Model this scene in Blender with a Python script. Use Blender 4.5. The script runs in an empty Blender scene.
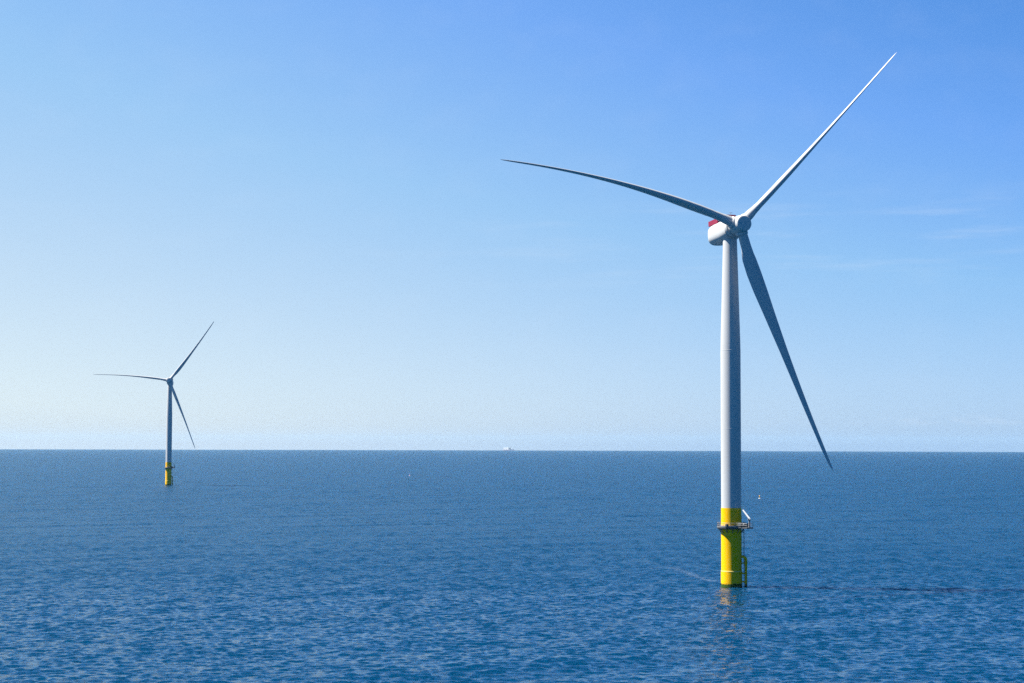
import bpy, bmesh, math, random
import numpy as np
from mathutils import Vector, Matrix
R = math.radians
random.seed(7)
rng = np.random.default_rng(11)

scene = bpy.context.scene
COL = scene.collection
EARTH = 7.4e6            # effective radius of the sea surface (with refraction)
CAM_H = 41.7             # the drone hovers this high over the water
SUN_AZ, SUN_EL = R(-81.0), R(58.0)
EXPOSURE = 1.6

# ------------------------------------------------------------------ helpers
def new_mat(name, col, rough=0.5, metal=0.0, spec=0.5):
    m = bpy.data.materials.new(name); m.use_nodes = True
    b = m.node_tree.nodes['Principled BSDF']
    b.inputs['Base Color'].default_value = (*col, 1)
    b.inputs['Roughness'].default_value = rough
    b.inputs['Metallic'].default_value = metal
    b.inputs['Specular IOR Level'].default_value = spec
    return m

class G:
    """tiny node-graph helper"""
    def __init__(self, tree): self.t = tree
    def n(self, typ, **kw):
        nd = self.t.nodes.new(typ)
        for k, v in kw.items(): setattr(nd, k, v)
        return nd
    def put(self, sock, v):
        if hasattr(v, 'bl_idname') or hasattr(v, 'is_output'): self.t.links.new(v, sock)
        else: sock.default_value = v
    def math(self, op, a, b=None, c=None, clamp=False):
        nd = self.n('ShaderNodeMath', operation=op, use_clamp=clamp)
        self.put(nd.inputs[0], a)
        if b is not None: self.put(nd.inputs[1], b)
        if c is not None: self.put(nd.inputs[2], c)
        return nd.outputs[0]
    def vmath(self, op, a, b=None, s=None):
        nd = self.n('ShaderNodeVectorMath', operation=op)
        self.put(nd.inputs[0], a)
        if b is not None: self.put(nd.inputs[1], b)
        if s is not None: self.put(nd.inputs['Scale'], s)
        return nd.outputs[1] if op in ('LENGTH', 'DOT_PRODUCT') else nd.outputs[0]
    def sep(self, v):
        nd = self.n('ShaderNodeSeparateXYZ'); self.put(nd.inputs[0], v); return nd.outputs
    def comb(self, x, y, z):
        nd = self.n('ShaderNodeCombineXYZ')
        for i, v in enumerate((x, y, z)): self.put(nd.inputs[i], v)
        return nd.outputs[0]
    def noise(self, vec, scale, detail=2, rough=0.5, dims='3D'):
        nd = self.n('ShaderNodeTexNoise', noise_dimensions=dims)
        self.put(nd.inputs['Vector'], vec)
        nd.inputs['Scale'].default_value = scale
        nd.inputs['Detail'].default_value = detail
        nd.inputs['Roughness'].default_value = rough
        return nd
    def mixc(self, f, a, b, blend='MIX'):
        nd = self.n('ShaderNodeMix', data_type='RGBA', blend_type=blend)
        self.put(nd.inputs[0], f); self.put(nd.inputs[6], a); self.put(nd.inputs[7], b)
        return nd.outputs[2]
    def smooth(self, v, lo, hi, a=0.0, b=1.0):
        nd = self.n('ShaderNodeMapRange', interpolation_type='SMOOTHSTEP')
        self.put(nd.inputs[0], v)
        for i, x in enumerate((lo, hi, a, b)): nd.inputs[i + 1].default_value = x
        return nd.outputs[0]

def weathered(name, col, dirt, rough=0.45, amount=0.5, streak=True, spec=0.4):
    """paint with faint vertical run-off streaks and blotches"""
    m = new_mat(name, col, rough, spec=spec)
    g = G(m.node_tree); b = m.node_tree.nodes['Principled BSDF']
    tc = g.n('ShaderNodeTexCoord').outputs['Object']
    mp = g.n('ShaderNodeMapping'); g.put(mp.inputs[0], tc)
    mp.inputs['Scale'].default_value = (1.6, 1.6, 0.045) if streak else (.5, .5, .5)
    n1 = g.noise(mp.outputs[0], 1.0, 4, .6).outputs[0]
    n2 = g.noise(tc, .35, 4, .6).outputs[0]
    f = g.math('MULTIPLY', g.smooth(n1, .5, .78), g.smooth(n2, .38, .62))
    f = g.math('MULTIPLY', f, amount, clamp=True)
    g.put(b.inputs['Base Color'], g.mixc(f, (*col, 1), (*dirt, 1)))
    g.put(b.inputs['Roughness'], g.math('MULTIPLY_ADD', n2, .25, rough - .1))
    return m

M = {}
M['tower'] = weathered('tower_paint', (.45, .455, .45), (.33, .32, .30), .45, .4)
M['shell'] = weathered('nacelle_paint', (.47, .475, .47), (.37, .36, .35), .4, .3, False)
M['blade'] = weathered('blade_paint', (.43, .435, .44), (.33, .33, .32), .38, .3, False)
M['red'] = new_mat('helihoist_red', (.22, .005, .032), .5)
M['grate'] = new_mat('galvanised_grating', (.075, .08, .085), .6, .2)
M['steel'] = new_mat('galvanised_steel', (.24, .245, .25), .55, .3)
M['white'] = new_mat('white_paint', (.62, .62, .61), .45)
M['dark'] = new_mat('dark_equipment', (.05, .055, .06), .5)
M['pale'] = new_mat('ledge_highlight', (.60, .46, .14), .6, spec=.1)  # paler yellow paints in the sunlight caught by the flange ledge

# yellow foundation paint with a band of marine growth at the waterline
def yellow_mat():
    m = weathered('signal_yellow', (.82, .44, .001), (.42, .23, .01), .6, .35, True, .08)
    g = G(m.node_tree); b = m.node_tree.nodes['Principled BSDF']
    src = b.inputs['Base Color'].links[0].from_socket
    tc = g.n('ShaderNodeTexCoord').outputs['Object']
    z = g.sep(tc)[2]
    nz = g.noise(tc, .9, 4, .65).outputs[0]
    edge = g.math('MULTIPLY_ADD', nz, 1.8, .15)
    f = g.smooth(g.math('SUBTRACT', edge, z), -.18, .25)
    g.put(b.inputs['Base Color'], g.mixc(f, src, (.035, .075, .012, 1)))
    return m
M['yellow'] = yellow_mat()

def link(o, parent=None):
    COL.objects.link(o)
    if parent is not None: o.parent = parent
    return o

def tag(o, label=None, cat=None, group=None, kind=None):
    for k, v in (('label', label), ('category', cat), ('group', group), ('kind', kind)):
        if v: o[k] = v
    return o

def empty(name, loc, rz=0):
    o = bpy.data.objects.new(name, None); o.location = loc; o.rotation_euler = (0, 0, rz)
    o.empty_display_size = 1
    return link(o)

class MB:
    """collects shapes and links them as ONE mesh object"""
    def __init__(self): self.bm = bmesh.new()
    def lathe(self, prof, seg=48, mat=Matrix.Identity(4), cap=True):
        rings = []
        for r, z in prof:
            rings.append([self.bm.verts.new(mat @ Vector((r * math.cos(2*math.pi*i/seg), r * math.sin(2*math.pi*i/seg), z))) for i in range(seg)])
        for a, b in zip(rings, rings[1:]):
            for i in range(seg):
                j = (i + 1) % seg
                self.bm.faces.new((a[i], a[j], b[j], b[i]))
        if cap:
            self.bm.faces.new(rings[0][::-1]); self.bm.faces.new(rings[-1])
        return self
    def loft(self, rings, cap=True):
        vs = [[self.bm.verts.new(p) for p in ring] for ring in rings]
        n = len(vs[0])
        for a, b in zip(vs, vs[1:]):
            for i in range(n):
                j = (i + 1) % n
                self.bm.faces.new((a[i], a[j], b[j], b[i]))
        if cap:
            self.bm.faces.new(vs[0][::-1]); self.bm.faces.new(vs[-1])
        return self
    def box(self, c, s, mat=Matrix.Identity(4), bevel=0.0):
        ret = bmesh.ops.create_cube(self.bm, size=1)
        vs = ret['verts']
        for v in vs: v.co = mat @ Vector((c[0] + v.co.x*s[0], c[1] + v.co.y*s[1], c[2] + v.co.z*s[2]))
        if bevel:
            es = list({e for v in vs for e in v.link_edges})
            bmesh.ops.bevel(self.bm, geom=es, offset=bevel, segments=2, affect='EDGES', profile=.6)
        return self
    def tube(self, pts, r, seg=10, closed=False):
        pts = [Vector(p) for p in pts]
        n = len(pts); rings = []
        for i, p in enumerate(pts):
            a = pts[(i - 1) % n] if (closed or i > 0) else p
            b = pts[(i + 1) % n] if (closed or i < n - 1) else p
            d = (b - a).normalized()
            u = d.cross(Vector((0, 0, 1)))
            if u.length < 1e-3: u = Vector((1, 0, 0))
            u.normalize(); v = d.cross(u)
            rr = r[i] if isinstance(r, (list, tuple)) else r
            rings.append([self.bm.verts.new(p + (u*math.cos(2*math.pi*k/seg) + v*math.sin(2*math.pi*k/seg))*rr) for k in range(seg)])
        pairs = list(zip(rings, rings[1:])) + ([(rings[-1], rings[0])] if closed else [])
        for a, b in pairs:
            for k in range(seg):
                j = (k + 1) % seg
                self.bm.faces.new((a[k], a[j], b[j], b[k]))
        if not closed:
            self.bm.faces.new(rings[0][::-1]); self.bm.faces.new(rings[-1])
        return self
    def build(self, name, mat, parent=None, smooth=True, angle=35):
        bmesh.ops.recalc_face_normals(self.bm, faces=self.bm.faces[:])
        me = bpy.data.meshes.new(name); self.bm.to_mesh(me); self.bm.free()
        me.materials.append(mat)
        if smooth:
            me.polygons.foreach_set('use_smooth', [True]*len(me.polygons))
            me.set_sharp_from_angle(angle=R(angle))
        return link(bpy.data.objects.new(name, me), parent)

def sea_z(x, y): return -(x*x + y*y) / (2*EARTH)

# ------------------------------------------------------------------ camera
f_px = 1750.0
pitch, roll = R(3.3685), 0.00268
Fv = Vector((0, math.cos(pitch), math.sin(pitch)))
U0 = Vector((0, -math.sin(pitch), math.cos(pitch))); R0 = Vector((1, 0, 0))
Rv = R0*math.cos(roll) + U0*math.sin(roll); Uv = U0*math.cos(roll) - R0*math.sin(roll)
cam = bpy.data.cameras.new('camera'); cam.sensor_width = 36; cam.lens = f_px/1024*36
cam.clip_start = 1.0; cam.clip_end = 90000
camo = link(bpy.data.objects.new('camera', cam))
mw = Matrix((Rv, Uv, -Fv)).transposed().to_4x4(); mw.translation = Vector((0, 0, CAM_H))
camo.matrix_world = mw
scene.camera = camo

# ------------------------------------------------------------------ sky + sun
def build_world():
    w = bpy.data.worlds.new('World'); scene.world = w; w.use_nodes = True
    g = G(w.node_tree); bg = w.node_tree.nodes['Background']
    STR = 0.1
    bg.inputs[1].default_value = STR
    k = 1.0/(STR * 2**EXPOSURE)
    d = g.n('ShaderNodeTexCoord').outputs['Generated']
    x, y, z = g.sep(d)
    zp = g.math('MAXIMUM', z, 0.0)
    # clear air: the sky texture, read a little higher up than the view so that it is deep blue near the horizon
    vec = g.vmath('NORMALIZE', g.comb(x, y, g.math('ADD', zp, .25)))
    sk = g.n('ShaderNodeTexSky', sky_type='NISHITA', sun_disc=False)
    sk.sun_elevation = SUN_EL; sk.sun_rotation = SUN_AZ
    sk.air_density = .6; sk.dust_density = .1; sk.ozone_density = 6
    g.put(sk.inputs[0], vec)
    # deepen it away from the horizon, as the contrasty photograph shows it
    gm = g.n('ShaderNodeGamma'); g.put(gm.inputs[0], g.vmath('MULTIPLY', sk.outputs[0], (STR/.07, STR/.14, STR/.30)))
    gm.inputs[1].default_value = 2.0
    blue = g.vmath('MULTIPLY', gm.outputs[0], (.036*k, .325*k, .97*k))
    blue = g.vmath('MINIMUM', blue, (.075*k, .39*k, .91*k))
    el = g.math('MULTIPLY', g.math('ARCSINE', zp), 180/math.pi)
    blue = g.vmath('SCALE', blue, s=g.smooth(el, 14, 50, 1.0, .42))
    # marine haze: thick low down and on the sun's side
    el = g.math('MULTIPLY', g.math('ARCSINE', zp), 180/math.pi)
    hl = g.math('SQRT', g.math('ADD', g.math('MULTIPLY', x, x), g.math('MULTIPLY', y, y)))
    xh = g.math('DIVIDE', x, g.math('MAXIMUM', hl, .001))
    t = g.math('MULTIPLY', g.math('TANH', g.math('DIVIDE', xh, .28*1.5)), 1.5)
    A = g.math('MULTIPLY_ADD', t, -.24, .91)
    S = g.math('MULTIPLY_ADD', t, -2.6, 9.5)
    fac = g.math('MULTIPLY', A, g.math('EXPONENT', g.math('MULTIPLY', g.math('DIVIDE', el, S), -1)), clamp=True)
    fac = g.math('MULTIPLY', fac, g.smooth(y, -.4, .5, .12, 1.0))
    sky = g.mixc(fac, blue, (.735*k, .865*k, .915*k, 1))
    low = g.math('MULTIPLY', g.math('EXPONENT', g.math('DIVIDE', el, -.8)), .9)
    lowcol = g.mixc(g.smooth(t, -1.1, 1.0), (.66*k, .65*k, .63*k, 1), (.31*k, .42*k, .62*k, 1))
    sky = g.mixc(low, sky, lowcol)
    # a few very faint cirrus wisps and a low line of far cumulus
    az = g.math('MULTIPLY', g.math('ARCTAN2', x, y), 180/math.pi)
    p = g.comb(g.math('MULTIPLY', az, .16), g.math('MULTIPLY', el, 1.5), 0.0)
    n1 = g.noise(p, 1.0, 5, .55).outputs[0]
    band = g.math('MULTIPLY', g.smooth(el, 4.6, 6.2), g.smooth(el, 7.2, 8.6, 1.0, 0.0))
    wisp = g.math('MULTIPLY', g.math('MULTIPLY', g.smooth(n1, .48, .74), band), g.smooth(az, -6, 8, 0.02, .18))
    p2 = g.comb(g.math('MULTIPLY', az, 1.1), g.math('MULTIPLY', el, 3.2), 3.7)
    n2 = g.noise(p2, 1.0, 5, .6).outputs[0]
    band2 = g.math('MULTIPLY', g.smooth(el, .55, .75), g.smooth(el, .8, 1.15, 1.0, 0.0))
    cum = g.math('MULTIPLY', g.math('MULTIPLY', g.smooth(n2, .47, .62), band2), g.smooth(az, 8.5, 13.5, 0.0, .11))
    p3 = g.comb(g.math('MULTIPLY', az, .5), g.math('MULTIPLY', el, .8), 9.1)
    n3 = g.noise(p3, 1.0, 4, .55).outputs[0]
    mott = g.math('MULTIPLY', g.smooth(n3, .42, .75), .03)
    f = g.math('ADD', g.math('ADD', wisp, cum), mott, clamp=True)
    sky = g.mixc(f, sky, (.80*k, .86*k, .95*k, 1))
    g.put(bg.inputs[0], sky)
build_world()

sl = bpy.data.lights.new('sun', 'SUN'); sl.energy = 5.0; sl.angle = R(.53); sl.color = (1, .955, .88)
so = link(bpy.data.objects.new('sun', sl))
sdir = Vector((math.sin(SUN_AZ)*math.cos(SUN_EL), math.cos(SUN_AZ)*math.cos(SUN_EL), math.sin(SUN_EL)))
so.rotation_euler = sdir.to_track_quat('Z', 'Y').to_euler(); so.location = (-200, 100, 300)

# ------------------------------------------------------------------ sea
def sea_material():
    m = new_mat('sea_water', (.00005, .0215, .057), .40, spec=.48)
    g = G(m.node_tree); b = m.node_tree.nodes['Principled BSDF']
    b.inputs['IOR'].default_value = 1.333
    b.inputs['Specular Tint'].default_value = (.12, .82, 1.0, 1)
    b.subsurface_method = 'BURLEY'
    b.inputs['Subsurface Weight'].default_value = 1.0
    b.inputs['Subsurface Radius'].default_value = (.6, 1.0, 1.3); b.inputs['Subsurface Scale'].default_value = 14.0
    pos = g.n('ShaderNodeNewGeometry').outputs['Position']
    nrm = g.n('ShaderNodeNewGeometry').outputs['Normal']
    x, y, z = g.sep(pos)
    flat = g.comb(x, y, 0.0)
    # gust patches roughen the small ripples
    gp = g.n('ShaderNodeMapping'); g.put(gp.inputs[0], flat)
    gp.inputs['Rotation'].default_value = (0, 0, R(14)); gp.inputs['Scale'].default_value = (.014, .022, 1)
    gust = g.noise(gp.outputs[0], 1.0, 4, .62).outputs[0]
    amp = g.smooth(gust, .34, .66, .65, 1.25)
    rg = g.n('ShaderNodeAttribute', attribute_name='ripple_roughness').outputs['Fac']
    g.put(b.inputs['Roughness'], rg)
    def slope(scale, k, detail, rot, sx, sy, off):
        mp = g.n('ShaderNodeMapping'); g.put(mp.inputs[0], flat)
        mp.inputs['Rotation'].default_value = (0, 0, rot); mp.inputs['Scale'].default_value = (scale*sx, scale*sy, 1)
        mp.inputs['Location'].default_value = (off, off*.7, 0)
        c = g.noise(mp.outputs[0], 1.0, detail, .55).outputs[1]
        return g.vmath('SCALE', g.vmath('SUBTRACT', c, (.5, .5, .5)), s=k)
    s1 = slope(1.7, .55, 3, R(12), .5, 1.0, 3.1)
    s2 = slope(.8, .8, 3, R(-8), .7, .7, 17.3)
    s3 = slope(.34, .65, 3, R(9), 1.3, .6, 41.7)
    s4 = slope(.09, .45, 3, R(-5), 1.6, .6, 77.1)
    s = g.vmath('SCALE', g.vmath('ADD', g.vmath('ADD', s1, s2), g.vmath('ADD', s3, s4)), s=amp)
    sx_, sy_, _ = g.sep(s)
    nn = g.vmath('NORMALIZE', g.vmath('ADD', nrm, g.comb(g.math('MULTIPLY', sx_, .4), sy_, 0.0)))
    g.put(b.inputs['Normal'], nn)
    # thin drifting foam: broken streaks up-current of the two foundations
    fn = g.noise(flat, .55, 4, .65).outputs[0]
    foam = None
    for (ax_, ay_), (bx_, by_), wd, k in (((54.6, 602.7), (57.6, 572.0), 3.2, .09), ((57.6, 572.0), (62.0, 538.0), 3.0, .12), ((46.0, 597.0), (54.6, 594.0), 3.0, .08), ((-372, 1779.5), (-348, 1772.0), 2.2, .45)):
        A = (ax_, ay_, 0); D = Vector((bx_ - ax_, by_ - ay_, 0)); L2 = D.length_squared
        pa = g.vmath('SUBTRACT', flat, A)
        tt = g.math('DIVIDE', g.vmath('DOT_PRODUCT', pa, tuple(D)), L2, clamp=True)
        dist = g.vmath('LENGTH', g.vmath('SUBTRACT', pa, g.vmath('SCALE', tuple(D), s=tt)))
        v = g.math('MULTIPLY', g.smooth(dist, 0.0, wd, 1.0, 0.0), k)
        foam = v if foam is None else g.math('MAXIMUM', foam, v)
    foam = g.math('MULTIPLY', foam, g.smooth(fn, .38, .6), clamp=True)
    g.put(b.inputs['Base Color'], g.mixc(foam, (.00005, .0215, .057, 1), (.30, .33, .36, 1)))
    return m, g, b, flat

def sea():
    m, g, b, flat = sea_material()
    # azimuth columns (dense where the photo looks), radius rows
    th = np.concatenate([np.linspace(-math.pi, -.46, 60, endpoint=False), np.linspace(-.46, .46, 1300, endpoint=False), np.linspace(.46, math.pi, 60, endpoint=False)])
    rr = list(np.linspace(4, 200, 50))
    r = 200.0
    while r < 34000:
        r += max(.46 if r > 280 else 1.5, .46*(r/480.0)**2 if r > 480 else 0) if r < 2600 else r*.012
        rr.append(r)
    rr = np.array(rr)
    dr = np.gradient(rr)
    T, RR = np.meshgrid(th, rr)
    X = RR*np.sin(T); Y = RR*np.cos(T)
    Z = np.zeros_like(X)
    nw = 80
    lam = np.exp(rng.uniform(math.log(1.25), math.log(6), nw))
    ang = rng.normal(R(-80), R(34), nw)        # travel direction, seas coming roughly toward the camera
    lam[:9] = np.exp(rng.uniform(math.log(18), math.log(55), 9)); ang[:9] = rng.normal(R(-62), R(16), 9)    # a low swell under the wind sea
    ph = rng.uniform(0, 2*math.pi, nw)
    kk = 2*math.pi/lam
    st = np.where(lam > 5, .011, .040) * rng.uniform(.7, 1.3, nw)   # steepness per component
    var = np.zeros(len(rr))
    for i in range(nw):
        fr = np.clip((lam[i]/(2.6*dr) - 1)*1.2, 0, 1)[:, None]
        var += .5*(st[i]*fr[:, 0])**2
        fr = fr*np.where(np.abs(th) < .46, 1.0, 0.0)[None, :]
        kx, ky = kk[i]*math.cos(ang[i]), kk[i]*math.sin(ang[i])
        Z += fr*(st[i]/kk[i])*np.sin(kx*X + ky*Y + ph[i])
    Z -= (X**2 + Y**2)/(2*EARTH)
    nr, nt = X.shape
    co = np.stack([X, Y, Z], -1).reshape(-1, 3)
    co = np.vstack([co, [[0, 0, 0]]])
    a = np.arange(nr - 1)[:, None]*nt + np.arange(nt)[None, :]
    bq = np.arange(nr - 1)[:, None]*nt + (np.arange(nt)[None, :] + 1) % nt
    quads = np.stack([a, bq, bq + nt, a + nt], -1).reshape(-1, 4)[:, ::-1]
    c = nr*nt
    tri = np.stack([np.full(nt, c), (np.arange(nt) + 1) % nt, np.arange(nt)], -1)[:, ::-1]
    tri = tri[:, ::-1][:, [0, 2, 1]]
    me = bpy.data.meshes.new('sea')
    nl = quads.size + tri.size
    me.vertices.add(len(co)); me.vertices.foreach_set('co', co.astype(np.float32).ravel())
    me.loops.add(nl); me.loops.foreach_set('vertex_index', np.concatenate([quads.ravel(), tri.ravel()]).astype(np.int32))
    me.polygons.add(len(quads) + len(tri))
    me.polygons.foreach_set('loop_start', np.concatenate([np.arange(len(quads))*4, len(quads)*4 + np.arange(len(tri))*3]).astype(np.int32))
    me.polygons.foreach_set('use_smooth', np.ones(len(quads) + len(tri), bool))
    me.update(calc_edges=True); me.validate()
    if me.polygons[0].normal.z < 0: me.flip_normals()
    # waves shorter than the mesh can carry live on as surface roughness (slope variance left over per ring)
    left = np.maximum(var.max() - var, 0)*.30 + .022**2
    rough = np.sqrt(np.sqrt(2*left))
    print('slopes', np.sqrt(var.max()), 'rough', rough[np.searchsorted(rr, [300, 520, 1000, 1800, 8000])])
    at = me.attributes.new('ripple_roughness', 'FLOAT', 'POINT')
    at.data.foreach_set('value', np.append(np.repeat(rough, nt), rough[0]).astype(np.float32))
    me.materials.append(m)
    o = link(bpy.data.objects.new('sea', me)); o['kind'] = 'structure'
    return o
sea()

# ------------------------------------------------------------------ air
def air():
    mb = MB(); mb.box((0, 0, 62), (70000, 70000, 284))   # z from -80 to 204
    m = bpy.data.materials.new('marine_haze'); m.use_nodes = True
    t = m.node_tree; t.nodes.clear()
    out = t.nodes.new('ShaderNodeOutputMaterial'); v = t.nodes.new('ShaderNodeVolumePrincipled')
    v.inputs['Color'].default_value = (.45, .70, .92, 1); v.inputs['Density'].default_value = 1.4e-5
    v.inputs['Anisotropy'].default_value = .2
    t.links.new(v.outputs[0], out.inputs['Volume'])
    o = mb.build('haze', m, smooth=False); o['kind'] = 'stuff'
    return o
HAZE = air()

# ------------------------------------------------------------------ wind turbines
def airfoil(tc, n=28):
    """closed unit-chord section: x 0 (leading) .. 1 (trailing), thickness tc"""
    pts = []
    for i in range(n):
        a = 2*math.pi*i/n
        x = .5*(1 + math.cos(a))
        yt = 5*tc*(.2969*math.sqrt(x) - .126*x - .3516*x*x + .2843*x**3 - .1036*x**4)
        pts.append((x, yt if a <= math.pi else -yt*.8))
    return pts

def interp(t, tab):
    xs = [p[0] for p in tab]; ys = [p[1] for p in tab]
    return float(np.interp(t, xs, ys))

CHORD = [(0, 2.9), (.03, 2.9), (.07, 3.3), (.12, 4.6), (.18, 5.0), (.25, 4.75), (.35, 3.9), (.5, 2.85), (.65, 2.15), (.8, 1.65), (.92, 1.35), (.97, 1.0), (.99, .65), (1, .2)]
THICK = [(0, 1.0), (.02, 1.0), (.06, .62), (.12, .48), (.19, .42), (.3, .43), (.45, .41), (.65, .35), (1, .25)]
ROUND = [(0, 1.0), (.02, 1.0), (.10, .0), (1, 0)]
PITCHES = ((94, -2), (82, 11), (-4, -9))        # blade angles: at the root, and how much they twist toward the tip
PITCHES_FAR = ((98, 0), (62, -4), (60, -6))
BOWS = (-5.0, 0.0, 5.8)      # the rotor stands still, its blades turned to different angles

def blade(c, r, t, a, Rl, bend, pre, turn, bow, parent):
    """one blade: c rotor centre, r span direction, t in-plane normal, a rotor axis (all in turbine space)"""
    mb = MB(); rings = []
    n = 28
    for i in range(70):
        s = (i/69)
        s = s**1.15 if s < 1 else 1
        q = s*s
        base = c + r*(1.5 + (Rl - 1.5)*s) + t*(bend*q + bow*1.12*s**1.0*(1 - s)**1.1) + a*(pre*q)
        ch = interp(s, CHORD); tc = interp(s, THICK); rd = interp(s, ROUND); b = R(turn[0] + turn[1]*s)
        le = t*math.cos(b) + a*math.sin(b)          # toward the leading edge
        nrm = r.cross(le)
        ring = []
        off = .5*rd + .32*(1 - rd)
        for j, (ax, ay) in enumerate(airfoil(tc, n)):
            an = 2*math.pi*j/n
            cxx, cyy = .5*(1 + math.cos(an)), .5*math.sin(an)
            px = ax*(1 - rd) + cxx*rd; py = ay*(1 - rd) + cyy*rd
            ring.append(base + le*((off - px)*ch) + nrm*(py*ch))
        rings.append(ring)
    mb.loft(rings)
    return mb.build('blade', M['blade'], parent, angle=60)

def turbine(base, label, psi, eps, theta, Rl, L, H, bends, pre, rz_found):
    root = empty('wind_turbine', base)
    tag(root, label, 'wind turbine', 'offshore wind turbines')
    zpt, zt = 23.2, H - 3.0
    RP = Matrix.Rotation(rz_found + R(-38), 4, 'Z')      # heading of the platform's wider laydown side
    RF = Matrix.Rotation(rz_found, 4, 'Z')      # heading of the foundation fittings: +X is the boat landing side
    # --- foundation
    mb = MB()
    mb.lathe([(3.13, -6), (3.13, 4.3), (3.12, 4.42), (3.02, 4.75), (3.01, 4.85), (3.01, 17.0), (3.02, 18.6), (3.0, zpt)], 72)
    fnd = mb.build('foundation', M['yellow'], root)
    mb = MB(); mb.lathe([(3.10, 4.50), (3.145, 4.53), (3.145, 4.60), (3.05, 4.80), (3.0, 4.80), (3.0, 4.50)], 72, cap=False)
    mb.build('flange_ring', M['pale'], fnd)
    # boat landing: two fender tubes, standoffs and a ladder
    mb = MB()
    for sy in (-.85, .85):
        mb.tube([RF @ Vector((4.25, sy, -3)), RF @ Vector((4.25, sy, 8.0)), RF @ Vector((4.1, sy, 8.5)), RF @ Vector((3.0, sy, 9.0))], .36, 12)
        for zz in (1.5, 4.0, 7.0):
            mb.tube([RF @ Vector((4.25, sy, zz)), RF @ Vector((3.0, sy*.8, zz))], .17, 8)
    bl = mb.build('boat_landing', M['yellow'], fnd)
    mb = MB()
    for sy in (-.3, .3): mb.tube([RF @ Vector((3.7, sy, -2)), RF @ Vector((3.7, sy, 19.2))], .10, 6)
    z = -1.5
    while z < 19: mb.tube([RF @ Vector((3.75, -.3, z)), RF @ Vector((3.75, .3, z))], .03, 5); z += .35
    for z in (5.5, 10, 13, 16): mb.tube([RF @ Vector((3.75, .3, z)), RF @ Vector((2.95, .3, z))], .05, 5); mb.tube([RF @ Vector((3.75, -.3, z)), RF @ Vector((2.95, -.3, z))], .05, 5)
    mb.build('ladder', M['steel'], fnd)
    # --- service platform
    mb = MB()
    mb.lathe([(3.14, 16.95), (4.05, 17.25), (4.2, 17.3), (4.2, 17.75), (3.14, 17.75)], 64, cap=False)
    mb.box((5.6, 0, 17.5), (3.6, 2.7, .44), RP, .04)
    for an in range(0, 360, 30):
        d = Vector((math.cos(R(an)), math.sin(R(an)), 0)); mb.tube([d*3.0 + Vector((0, 0, 15.9)), d*4.0 + Vector((0, 0, 17.35))], .11, 6)
    plat = mb.build('service_platform', M['grate'], root)
    mb = MB(); mb.lathe([(4.205, 17.66), (4.23, 17.66), (4.23, 17.86), (4.205, 17.86), (4.205, 17.66)], 64, cap=False)
    mb.lathe([(3.02, 17.78), (3.30, 17.78), (3.30, 18.05), (3.02, 18.05)], 64, cap=False)
    mb.build('toe_board', M['steel'], plat)
    mb = MB()
    def outline(z):
        pts = []
        for an in range(22, 339, 8): pts.append(RP @ Vector((4.12*math.cos(R(an)), 4.12*math.sin(R(an)), z)))
        pts += [RP @ Vector((7.35, -1.3, z)), RP @ Vector((7.35, 1.3, z))]
        return pts
    for z in (18.3, 18.85): mb.tube(outline(z), .045, 6, True)
    for p in outline(17.7)[::2] + outline(17.7)[-2:]: mb.tube([p, p + Vector((0, 0, 1.15))], .04, 5)
    mb.build('railing', M['steel'], plat)
    for c_, s_, rr_ in (((4.6, -.9, 18.35), (1.2, .9, 1.25), 0), ((5.2, .85, 18.2), (.8, .9, .95), 0), ((3.1, -3.05, 18.15), (.9, .7, .85), -20)):
        mb = MB(); mb.box(c_, s_, RP @ Matrix.Rotation(R(rr_), 4, 'Z'), .05); mb.build('equipment_box', M['dark'], plat)
    mb = MB()
    mb.lathe([(.42, 17.72), (.5, 17.9), (.5, 18.6), (.3, 18.8)], 16, RP @ Matrix.Translation((5.75, -.7, 0)))
    mb.build('winch_drum', M['dark'], plat)
    mb = MB()
    XC = RP @ Matrix.Rotation(R(50), 4, 'Z')
    mb.tube([XC @ Vector((4.6, -5.35, 17.7)), XC @ Vector((4.6, -5.35, 20.0))], [.3, .26], 12)
    mb.box((4.6, -5.35, 20.05), (.8, .7, .6), XC, .05)
    cr = mb.build('davit_crane', M['steel'], plat)
    mb = MB()
    mb.tube([XC @ Vector((4.8, -5.55, 20.0)), XC @ Vector((3.85, -4.75, 21.35)), XC @ Vector((2.9, -4.0, 22.7))], [.28, .26, .23], 10)
    mb.build('crane_boom', M['white'], cr)
    # --- tower
    mb = MB()
    prof = [(2.97, zpt + .003)]
    for z in (40, 55, 69.6): prof += [(2.968, z)]
    prof += [(2.90, 73), (2.12, 101.2), (2.08, zt)]
    mb.lathe(prof, 72)
    tw = mb.build('tower', M['tower'], root)
    for z, r_ in ((46.5, 2.974), (69.8, 2.974)):
        mb = MB(); mb.lathe([(r_ - .01, z), (r_ + .007, z + .03), (r_ + .007, z + .13), (r_ - .01, z + .16)], 72, cap=False)
        mb.build('section_joint', M['tower'], tw)
    # --- rotor axes
    a = Vector((math.cos(eps)*math.sin(psi), -math.cos(eps)*math.cos(psi), math.sin(eps)))
    xr = Vector((math.cos(psi), math.sin(psi), 0)); up = a.cross(xr)
    if up.z < 0: up = -up
    o0 = Vector((0, 0, H))
    NM = Matrix((xr, up, a)).transposed().to_4x4(); NM.translation = o0      # local z = rotor axis, y = up
    c = o0 + a*L
    # --- nacelle: rounded canopy lofted along the axis
    mb = MB(); rings = []
    sec = [(-9.95, .35, -.5), (-9.9, .66, -.45), (-9.7, .82, -.42), (-9.3, .91, -.38), (-8.4, .965, -.34), (-6, 1, -.3), (-2, 1, -.3), (.5, .98, -.15), (1.8, .95, 0), (2.3, .94, 0)]
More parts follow.
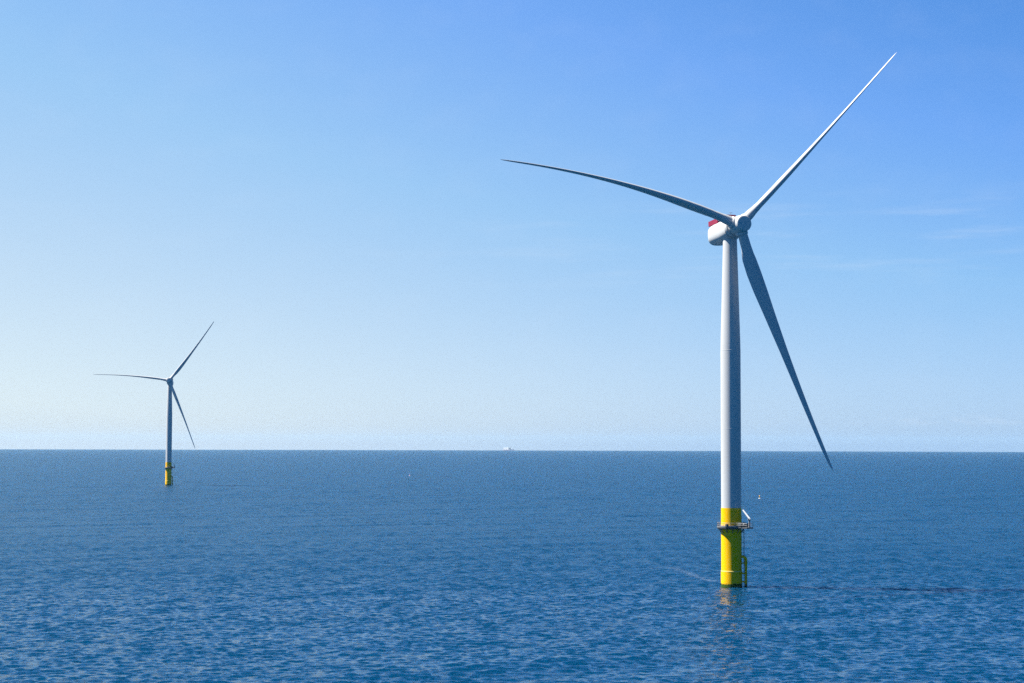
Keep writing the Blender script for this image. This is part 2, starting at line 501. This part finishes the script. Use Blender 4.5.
    for zz, k, dy in sec:
        ring = []
        for j in range(48):
            an = 2*math.pi*j/48; cs, sn = math.cos(an), math.sin(an)
            e = .70
            px = 3.1*k*math.copysign(abs(cs)**e, cs); py = 3.25*k*math.copysign(abs(sn)**e, sn) + dy
            ring.append(NM @ Vector((px, py, zz)))
        rings.append(ring)
    mb.loft(rings)
    nac = mb.build('nacelle', M['shell'], root, angle=50)
    mb = MB(); mb.lathe([(2.9, 2.32), (3.05, 2.45), (3.1, 2.6), (3.1, 3.5), (3.0, 3.75), (2.5, 3.86)], 64, NM)
    mb.build('generator', M['shell'], nac)
    mb = MB(); mb.lathe([(2.10, zt - .1), (2.35, zt + .1), (2.35, zt + .7)], 64); mb.build('yaw_collar', M['shell'], nac)
    mb = MB(); mb.box((-1.1, -3.0, -7.0), (1.0, .5, 1.2), NM, .08); mb.build('air_vent', M['dark'], nac)
    # helihoist deck: red wind fences round the rear roof and a raised red cooler frame in front of it
    mb = MB()
    for sx in (-2.35, 2.35): mb.box((sx, 3.2, -6.4), (.10, 1.5, 6.2), NM, .02)
    mb.box((0, 3.2, -9.47), (4.6, 1.5, .10), NM, .02)
    mb.box((0, 3.05, -6.4), (4.58, .10, 6.0), NM)
    mb.build('helihoist_platform', M['red'], nac, smooth=False)
    mb = MB()
    mb.box((.55, 4.25, -.6), (3.6, .5, .5), NM, .03)
    for sx in (-1.1, 2.2): mb.box((sx, 3.5, -.6), (.16, 1.3, .3), NM)
    mb.build('cooler_frame', M['red'], nac, smooth=False)
    mb = MB(); mb.tube([NM @ Vector((-.6, 2.9, 2.2)), NM @ Vector((-.6, 4.5, 2.2))], .07, 6)
    mb.box((-.6, 4.55, 2.2), (1.0, .08, .08), NM); mb.build('wind_sensor', M['steel'], nac)
    # --- hub
    mb = MB()
    mb.lathe([(2.3, L - 2.5), (2.72, L - 2.2), (2.75, L + .6), (2.62, L + 1.3), (2.45, L + 1.75), (2.38, L + 2.9), (2.3, L + 3.1), (2.12, L + 3.2), (1.3, L + 3.28), (.05, L + 3.3)], 64, NM)
    hub = mb.build('hub', M['shell'], root, angle=45)
    col = MB()
    for k, b0 in enumerate((math.pi, math.pi/3, -math.pi/3)):
        an = theta + b0
        r = xr*math.cos(an) + up*math.sin(an); t = -xr*math.sin(an) + up*math.cos(an)
        q = Matrix((t, a, r)).transposed().to_4x4(); q.translation = c
        col.lathe([(1.8, 1.2), (1.8, 2.85), (1.68, 2.98), (1.68, 3.1), (1.4, 3.12)], 40, q)
        blade(c, r, t, a, Rl[k], bends[k], pre, (PITCHES if Rl[1] > 76 else PITCHES_FAR)[k], BOWS[k]*(1 if Rl[1] > 76 else .25), root)
    col.build('blade_collar', M['shell'], hub)
    return root

B1 = (65.0015, 519.805, sea_z(65, 519.8))
turbine(B1, 'large near wind turbine at right, white tower on a tall yellow foundation', R(19.36), R(4.3), R(-15.81), (76.5, 78.6, 76.7), 6.4, 106.1, (6.2, 2.0, 7.4), 2.6, R(-12))
B2 = (-346.41, 1771.3, sea_z(-346.4, 1771.3))
turbine(B2, 'small distant wind turbine at left, half as tall as the other', R(5.7), R(7.8), R(-7.8), (75.5, 75, 75.2), 6.4, 104.8, (5.3, 2.9, -.6), 2.6, R(14))

# ------------------------------------------------------------------ buoys
def lattice_buoy(loc, label, mats, k=1.0):
    root = empty('buoy', loc); tag(root, label, 'buoy')
    mb = MB(); mb.lathe([(.5*k, -.5*k), (1.0*k, -.15*k), (1.05*k, .35*k), (.9*k, .6*k), (.3*k, .68*k)], 24); mb.build('float', mats[0], root)
    mb = MB()
    for i in range(4):
        an = math.pi/4 + i*math.pi/2
        mb.tube([(.65*k*math.cos(an), .65*k*math.sin(an), .6*k), (.28*k*math.cos(an), .28*k*math.sin(an), 2.2*k)], .09*k, 6)
    mb.lathe([(.2*k, 2.15*k), (.48*k, 2.2*k), (.48*k, 2.75*k), (.15*k, 2.95*k)], 16)
    mb.build('lantern_tower', mats[1], root)
    return root
lattice_buoy((194.139, 1374.65, sea_z(194, 1374)), 'tiny yellow buoy floating on the open water right of the near foundation', (M['white'], M['yellow']), .85)
PK = new_mat('faded_pink_paint', (.62, .42, .50), .5)
lattice_buoy((-135.95, 2342.7, sea_z(136, 2342)), 'tiny pale pinkish buoy far out on the water right of the distant turbine', (PK, PK), .9)

# ------------------------------------------------------------------ ship on the horizon
def ship():
    D = 19000.0; az = R(-.10)
    x, y = D*math.sin(az), D*math.cos(az)
    root = empty('ship', (x, y, sea_z(x, y)), R(-38)); root.scale = (1.4, 1.2, 1.0); tag(root, 'tiny white ship with a tall block of decks on the horizon', 'ship')
    hw, n = 9.5, 12
    rings = []
    for i in range(n + 1):
        u = i/n; X = -52 + 104*u
        w = hw*min(1, (1 - u)*3.2 + .02)*(1 if u > .08 else .85); top = 11 + 4*max(0, u - .75)/.25
        rings.append([(X, -w*.8, -1), (X + (3 if u > .9 else 0), -w, top), (X + (3 if u > .9 else 0), w, top), (X, w*.8, -1)])
    mb = MB(); mb.loft(rings); mb.build('hull', new_mat('ship_hull_paint', (.55, .46, .50), .5), root, smooth=False)
    mb = MB(); mb.box((-22, 0, 20.5), (52, 16, 19), bevel=.6); mb.box((-16, 0, 31.5), (30, 14, 3), bevel=.4); mb.build('deck_block', M['white'], root, smooth=False)
    mb = MB(); mb.box((14, 0, 21), (9, 8, 20), bevel=.5); mb.build('funnel', M['steel'], root, smooth=False)
    mb = MB(); mb.tube([(38, 0, 12), (38, 0, 30)], .7, 8); mb.tube([(38, 0, 26), (22, 0, 20)], .4, 6); mb.build('mast', M['white'], root)
    return root
ship()

# ------------------------------------------------------------------ render settings
vs = scene.view_settings
scene.display_settings.display_device = 'sRGB'
vs.view_transform = 'Standard'; vs.look = 'None'; vs.exposure = EXPOSURE; vs.gamma = 1; vs.use_curve_mapping = False
cy = scene.cycles
cy.use_denoising = False
cy.max_bounces = 6; cy.diffuse_bounces = 2; cy.glossy_bounces = 3; cy.volume_bounces = 1; cy.transparent_max_bounces = 4
cy.sample_clamp_indirect = 2.0
cy.caustics_reflective = False; cy.caustics_refractive = False
scene.render.film_transparent = False
